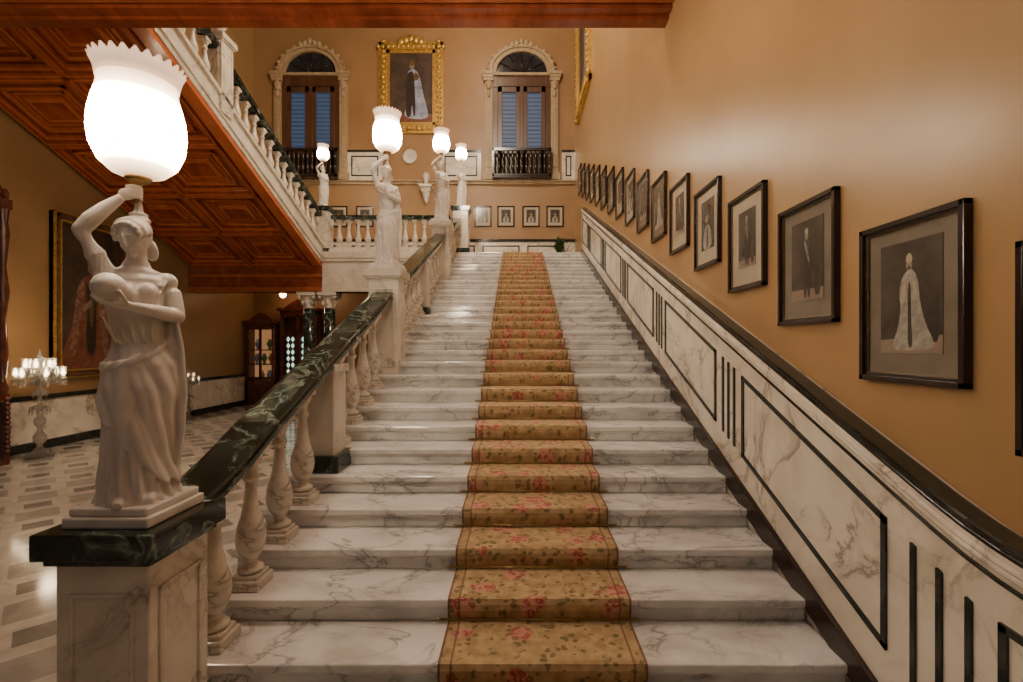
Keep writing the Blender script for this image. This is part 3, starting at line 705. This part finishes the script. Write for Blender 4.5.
# ------------------------------------------------------------------ upper doors
M_dglass=mottled('dark_glass',(.01,.012,.016),(.03,.035,.04),3,.1)
def door(n,cx,label):
    e=empty('door_%d'%n,(cx,WB,LED),label,'door'); e['kind']='structure'
    m=MB(); hw=.94; sp=3.40
    for sx in (-1,1):
        m.box(min(sx*hw,sx*(hw+.24)),max(sx*hw,sx*(hw+.24)),-.12,0,0,sp)
        m.box(min(sx*(hw-.02),sx*(hw+.30)),max(sx*(hw-.02),sx*(hw+.30)),-.18,0,0,.22)
        for q,zz in enumerate((sp-.16,sp-.06,sp+.04)): m.box(min(sx*(hw-.03),sx*(hw+.29+.03*q)),max(sx*(hw-.03),sx*(hw+.29+.03*q)),-.17-.02*q,0,zz-.05,zz+.045)
        m.ell((sx*(hw+.12),-.15,sp-.34),(.10,.06,.16),seg=12); m.ell((sx*(hw+.12),-.15,sp-.62),(.06,.04,.12),seg=12)
        m.box(sx*(hw+.12)-.05,sx*(hw+.12)+.05,-.15,-.11,.4,sp-.8)
    for r0,r1,yy in ((hw-.12,hw+.02,-.12),(hw+.02,hw+.12,-.18)):
        vs=[];fs=[];seg=24
        for i in range(seg+1):
            a=PI*i/seg
            for r,y in ((r0,0),(r0,yy),(r1,yy),(r1,0)): vs.append((r*math.cos(a),y,sp+.08+r*.82*math.sin(a)))
        for i in range(seg):
            for q in range(4): fs.append((i*4+q,i*4+(q+1)%4,(i+1)*4+(q+1)%4,(i+1)*4+q))
        m.add(vs,fs,0)
    for i in range(13):
        a=PI*(i+.5)/13; m.ell(((hw+.14)*math.cos(a),-.15,sp+.08+(hw+.14)*.82*math.sin(a)),(.07,.05,.06),seg=8)
    for i in range(5):
        a=(i-2)*.15; m.ell((a,-.18,sp+1.05-abs(i-2)*.06),(.08,.06,.10),seg=10)
    m.box(-hw-.2,hw+.2,-.14,0,sp-.02,sp+.06)
    m.obj('surround',M_tan,e,bevel=.008)
    m=MB(); pts=[((hw-.1)*math.cos(PI*i/20),(sp+.08)+(hw-.1)*.82*math.sin(PI*i/20)) for i in range(21)]
    m.prism(pts,'y',-.03,-.01,0)
    for i in range(1,6):
        a=PI*i/6; m.tube([(0,-.045,sp+.08),((hw-.1)*math.cos(a),-.045,sp+.08+(hw-.1)*.82*math.sin(a))],.018,1,8)
    m.obj('fanlight',[M_dglass,M_dark],e)
    m=MB(); m.box(-hw,hw,-.06,0,sp-.34,sp); m.box(-hw,-hw+.17,-.08,0,0,sp); m.box(hw-.17,hw,-.08,0,0,sp); m.box(-hw,hw,-.1,-.02,sp-.40,sp-.32)
    m.box(-.06,.06,-.11,-.02,0,sp-.34)
    m.obj('door_casing',M_brown,e,bevel=.01)
    for sx in (-1,1):
        x0=min(sx*.04,sx*(hw-.17)); x1=max(sx*.04,sx*(hw-.17)); m=MB()
        m.box(x0,x0+.14,-.1,-.02,0,sp-.36); m.box(x1-.14,x1,-.1,-.02,0,sp-.36)
        for za,zb_ in ((0,1.05),(sp-.56,sp-.36)): m.box(x0,x1,-.1,-.02,za,zb_)
        m.obj('door_leaf',M_brown,e,bevel=.008)
        g=MB(); g.box(x0+.14,x1-.14,-.06,-.04,1.05,sp-.56,0)
        zz=1.1
        while zz<sp-.6: g.box(x0+.14,x1-.14,-.075,-.06,zz,zz+.02,1); zz+=.13
        g.obj('louvred_pane',[M_blue,M_canvas],e)
    m=MB(); m.box(-hw,hw,-.36,-.28,.86,.94); m.box(-hw,hw,-.36,-.28,.04,.12)
    for i in range(13):
        x=-hw+.07+i*(2*hw-.14)/12; m.lathe([(.02,.1),(.03,.2),(.055,.32),(.03,.46),(.02,.5),(.03,.54),(.055,.68),(.03,.8),(.02,.88)],x,-.32,0,seg=10)
    m.box(-hw,-hw+.06,-.36,-.02,.04,.94); m.box(hw-.06,hw,-.36,-.02,.04,.94); m.box(-hw,hw,-.36,0,0,.05)
    m.obj('balcony_rail',M_dark,e)
door(1,.12,'arched shuttered doorway with carved tan surround and balcony rail')
door(2,-6.7,'arched shuttered doorway with carved tan surround and balcony rail')
m=MB(); m.lathe([(.23,0),(.24,.03),(.2,.05),(.15,.035),(.0,.03)],seg=28); m.box(-.01,.01,-.003,.12,.04,.05)
c=m.obj('wall_clock',M_cream,None,((410-518)/30.77,WB-.03,CH+(345-157)/30.77)); c.rotation_euler=(PI/2,0,0); c['label']='round pale wall clock'; c['category']='clock'
m=MB(); m.box(-.2,.2,-.34,0,.5,.58); m.box(-.15,.15,-.26,0,.38,.5); m.lathe([(.02,.0),(.08,.12),(.12,.3),(.14,.38)],0,-.12,0,seg=16); m.lathe([(.1,.58),(.05,.64),(.12,.8),(.13,.9),(.06,1.0)],0,-.17,0,seg=16)
c=m.obj('wall_bracket',M_cream,None,((427-518)/30.77,WB,CH+(345-205)/30.77)); c['label']='cream wall bracket holding a small vase'; c['category']='bracket'
# ------------------------------------------------------------------ columns
def column(x,y,label):
    e=empty('column',(x,y,0),label,'column','green marble columns under the landing')
    m=MB(); m.box(-.24,.24,-.24,.24,0,.3); m.lathe([(.22,.3),(.23,.36),(.18,.40),(.2,.44),(.16,.48)],seg=24); m.obj('base',M_cream,e,bevel=.01)
    m=MB(); m.lathe([(.155,.48),(.155,1.4),(.135,ZB-.42)],seg=24); m.obj('shaft',M_green,e)
    m=MB(); m.lathe([(.14,ZB-.42),(.16,ZB-.40),(.14,ZB-.37),(.17,ZB-.25),(.21,ZB-.13),(.2,ZB-.1)],seg=24)
    for i in range(8):
        a=2*PI*i/8; m.ell((.18*math.cos(a),.18*math.sin(a),ZB-.27),(.04,.04,.07),seg=8)
    for sx in (-1,1):
        for sy in (-1,1): m.ell((sx*.19,sy*.19,ZB-.14),(.055,.055,.05),seg=10)
    m.box(-.24,.24,-.24,.24,ZB-.09,ZB); m.obj('capital',M_cream,e)
    return e
for cx in (-5.52,-4.98,-2.3): column(cx,12.7,'dark green marble column with cream carved capital')
# ------------------------------------------------------------------ cabinets
M_lit=emis('lit_cabinet_interior',(1,.5,.2),.30,(.25,.10,.05))  # glow put into the lining in place of light inside the cabinet
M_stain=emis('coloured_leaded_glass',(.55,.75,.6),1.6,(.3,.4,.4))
M_cab=mottled('dark_mahogany',(.05,.014,.008),(.12,.03,.014),6,.25)
def cabinet(x,y,w,h,label,stain=False):
    e=empty('display_cabinet',(x,y,0),label,'cabinet')
    d=.45; m=MB()
    m.box(-w/2,w/2,-.03,0,0,h); m.box(-w/2,-w/2+.07,-d,0,0,h); m.box(w/2-.07,w/2,-d,0,0,h); m.box(-w/2,w/2,-d,0,0,.75 if not stain else .3)
    m.box(-w/2-.06,w/2+.06,-d-.06,0,h-.02,h+.08); m.box(-w/2,w/2,-d,0,h-.12,h)
    for zz in (1.25,1.7): m.box(-w/2,w/2,-d+.05,0,zz,zz+.03)
    m.prism([(-w*.4,h+.08),(w*.4,h+.08),(w*.15,h+.28),(0,h+.34),(-w*.15,h+.28)],'y',-d,-d+.06)
    m.obj('body',M_cab,e,bevel=.01)
    dm=MB(); z0=.8 if not stain else .35
    dm.box(-w/2+.07,w/2-.07,-d-.02,-d,z0,z0+.08); dm.box(-w/2+.07,w/2-.07,-d-.02,-d,h-.2,h-.12); dm.box(-.04,.04,-d-.02,-d,z0,h-.12)
    dm.box(-w/2+.07,-w/2+.12,-d-.02,-d,z0,h-.12); dm.box(w/2-.12,w/2-.07,-d-.02,-d,z0,h-.12)
    dm.obj('door',M_cab,e)
    g=MB()
    if stain:
        for i in range(-1,2,2):
            for j in range(8):
                for ii in (-1,1):
                    cz=z0+.3+j*.2; cx=i*w*.2+ii*.07
                    g.add([(cx-.055,-d-.01,cz),(cx,-d-.01,cz-.085),(cx+.055,-d-.01,cz),(cx,-d-.01,cz+.085)],[(0,1,2,3)],0)
        g.obj('leaded_glass',M_stain,e)
    else:
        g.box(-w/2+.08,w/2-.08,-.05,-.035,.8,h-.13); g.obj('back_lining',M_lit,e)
    return e
cabinet(-8.02,WB-.2,.95,2.55,'dark mahogany glazed display cabinet with ornaments')
cabinet(-6.85,WB-.2,1.15,2.95,'mahogany cabinet with coloured leaded glass doors',True)
m_o=[mottled('blue_china',(.05,.1,.3),(.4,.5,.7),9,.2),mottled('green_china',(.03,.14,.05),(.2,.4,.15),9,.2),mottled('red_china',(.4,.05,.03),(.7,.3,.1),9,.2)]
for i,(ox,oz) in enumerate(((-8.25,1.28),(-8.02,1.28),(-7.8,1.28),(-8.22,1.73),(-7.85,1.73),(-8.1,.75),(-7.85,.75))):
    v=MB().lathe([(.04,0),(.05,.02),(.03,.05),(.08,.14),(.09,.2),(.04,.28),(.06,.32)],seg=16).obj('vase',m_o[i%3],None,(ox,WB-.42,oz))
    v['label']=('blue','green','red')[i%3]+' china vase inside the display cabinet'; v['category']='vase'; v['group']='china vases in the cabinet'
e=empty('pendant_lamp',(-7.3,14.9,LAND-.5),'small glowing glass ceiling lamp under the landing','lamp')
MB().lathe([(.06,0),(.06,-.03),(.015,-.04),(.015,-.25),(.03,-.27)],seg=14).obj('stem',M_brass,e)
MB().lathe([(.03,-.27),(.09,-.30),(.10,-.38),(.05,-.45),(.001,-.46)],seg=18).obj('lamp_shade',emis('warm_pendant',(1,.6,.3),18),e)
# ------------------------------------------------------------------ candelabra
def candelabra(x,y,label,bulb,sc=1):
    e=empty('crystal_candelabra',(x,y,0),label,'candelabra','crystal floor candelabra'); e.scale=(sc,)*3
    m=MB(); m.lathe([(.18,0),(.19,.04),(.14,.08),(.09,.12),(.04,.18),(.04,.22),(.085,.28),(.09,.36),(.04,.44),(.03,.5),(.075,.56),(.08,.64),(.03,.70),(.03,.78),(.10,.82),(.11,.85),(.035,.89),(.03,1.0),(.06,1.06),(.065,1.13),(.025,1.2),(.025,1.55),(.07,1.62),(.025,1.7),(.001,1.85)],seg=12)
    for f in range(len(m.sm)): m.sm[f]=False
    for zz,r in ((.85,.11),(1.13,.08),(1.38,.16),(1.6,.09)):
        for q in range(12):
            a=2*PI*q/12; m.tube([(r*math.cos(a),r*math.sin(a),zz),(r*1.15*math.cos(a),r*1.15*math.sin(a),zz-.06),(r*1.15*math.cos(a),r*1.15*math.sin(a),zz-.14)],[.006,.013,.003],0,6)
    m.lathe([(.15,1.37),(.17,1.39),(.03,1.42)],seg=12)
    m.obj('stem',M_crystal,e)
    for i in range(12):
        a=2*PI*i/12; r=.29 if i%2 else .17; z=1.36 if i%2 else 1.50; c_,s_=math.cos(a),math.sin(a)
        m=MB(); m.tube([(.02*c_,.02*s_,1.3),(.12*c_,.12*s_,1.22),(.20*c_,.20*s_,1.25),(r*c_,r*s_,z-.06)],.009,0,8)
        m.lathe([(.015,z-.05),(.045,z-.035),(.05,z-.02),(.015,z)],r*c_,r*s_,0,seg=10)
        for q in range(6):
            b=a+q*2*PI/6; m.tube([(r*c_+.045*math.cos(b),r*s_+.045*math.sin(b),z-.04),(r*c_+.045*math.cos(b),r*s_+.045*math.sin(b),z-.11),(r*c_+.045*math.cos(b),r*s_+.045*math.sin(b),z-.18)],[.005,.011,.003],0,6)
        m.obj('arm',M_crystal,e)
        m=MB(); m.lathe([(.014,z),(.026,z+.03),(.028,z+.06),(.014,z+.11),(.002,z+.13)],r*c_,r*s_,0,seg=12); m.obj('candle_flame_bulb',bulb,e)
        m=MB(); m.lathe([(.030,z-.005),(.046,z+.04),(.042,z+.09),(.052,z+.15),(.049,z+.15),(.039,z+.09),(.043,z+.04),(.028,z+.0)],r*c_,r*s_,0,seg=14); m.obj('lamp_shade',M_crystal,e)
    return e
candelabra(-7.95,7.98,'tall cut crystal floor candelabra with lit glass shades',M_bulb)
candelabra(-8.3,12.1,'smaller dimly lit crystal floor candelabra',M_bulb2,.72)
e=empty('carved_bookcase',(WL+.33,7.2,0),'tall dark carved mahogany cabinet against the wall','cabinet')
m=MB(); m.box(-.26,.28,-.6,.35,0,1.1); m.box(-.26,.2,-.55,.3,1.1,4.0); m.box(-.26,.30,-.62,.37,4.0,4.15)
m.lathe([(.05,1.1),(.07,1.2),(.04,1.3),(.07,1.7),(.04,2.3),(.08,2.7),(.04,3.1),(.08,3.6),(.06,3.8),(.08,4.0)],.24,.28,0,seg=14)
for i in range(9): m.ell((.25,-.5+i*.1,4.22+.12*math.sin(i*PI/8)),(.05,.05,.1),seg=10)
for i in range(12): m.ell((.27,.31,.2+i*.075),(.05,.05,.04),seg=8)
m.obj('body',M_cab,e,bevel=.01)
m=MB(); m.box(.2,.23,-.5,.2,1.2,3.8,0); m.box(.28,.30,-.5,.25,.1,1.0,0); m.obj('door',M_dark,e,bevel=.01)
pp=empty('potted_fern',(1.3,WB-.5,LAND),'small leafy plant in dark pot on the landing','plant')
MB().lathe([(.1,0),(.12,.04),(.08,.1),(.15,.25),(.16,.3)],seg=16).obj('pot',M_dark,pp); m=MB()
for i in range(26):
    a=i*2.4; r=.18+.14*random.random(); h=.35+.35*random.random(); m.tube([(0,0,.28),(r*.5*math.cos(a),r*.5*math.sin(a),.3+h),(r*math.cos(a),r*math.sin(a),.25+h*.9)],[.012,.03,.004],0,5)
m.obj('foliage',mottled('leaf_green',(.01,.03,.008),(.04,.09,.02),8,.5),pp)
# ------------------------------------------------------------------ lights
def pl_(loc,en,rad,c=(1,.76,.5)):
    l=bpy.data.lights.new('l','POINT'); l.energy=en; l.shadow_soft_size=rad; l.color=c
    o=bpy.data.objects.new('added_light',l); o.location=loc; COL.objects.link(o); return o  # point light added to brighten the hall; no chandelier is modelled
pl_((-1.2,8.2,11.0),1350,.35,(1,.84,.62))
pl_((-1.0,13.0,11.8),110,.4,(1,.78,.52))
pl_((-.2,3.4,5.5),170,.25,(1,.86,.66))  # unseen, added to brighten the right wall
pl_((-.4,-.6,5.2),40,.4,(1,.90,.78))  # unseen fill added near the camera
pl_((-4.4,3.6,5.4),120,.2,(1,.78,.54))
pl_((-6.4,14.2,3.5),22,.1,(1,.6,.3))
pl_((-7.75,7.95,2.1),16,.12,(1,.72,.45))
w=bpy.data.worlds.new('w'); S.world=w; w.use_nodes=True
w.node_tree.nodes['Background'].inputs[0].default_value=(1,.84,.68,1); w.node_tree.nodes['Background'].inputs[1].default_value=.075
# ------------------------------------------------------------------ camera
cam=bpy.data.cameras.new('cam'); cam.sensor_width=36; cam.lens=480/1023*36; cam.shift_x=-.00635; cam.shift_y=.004; cam.clip_start=.05
co=bpy.data.objects.new('camera',cam); co.location=(0,0,CH); co.rotation_euler=(PI/2,0,0); COL.objects.link(co); S.camera=co
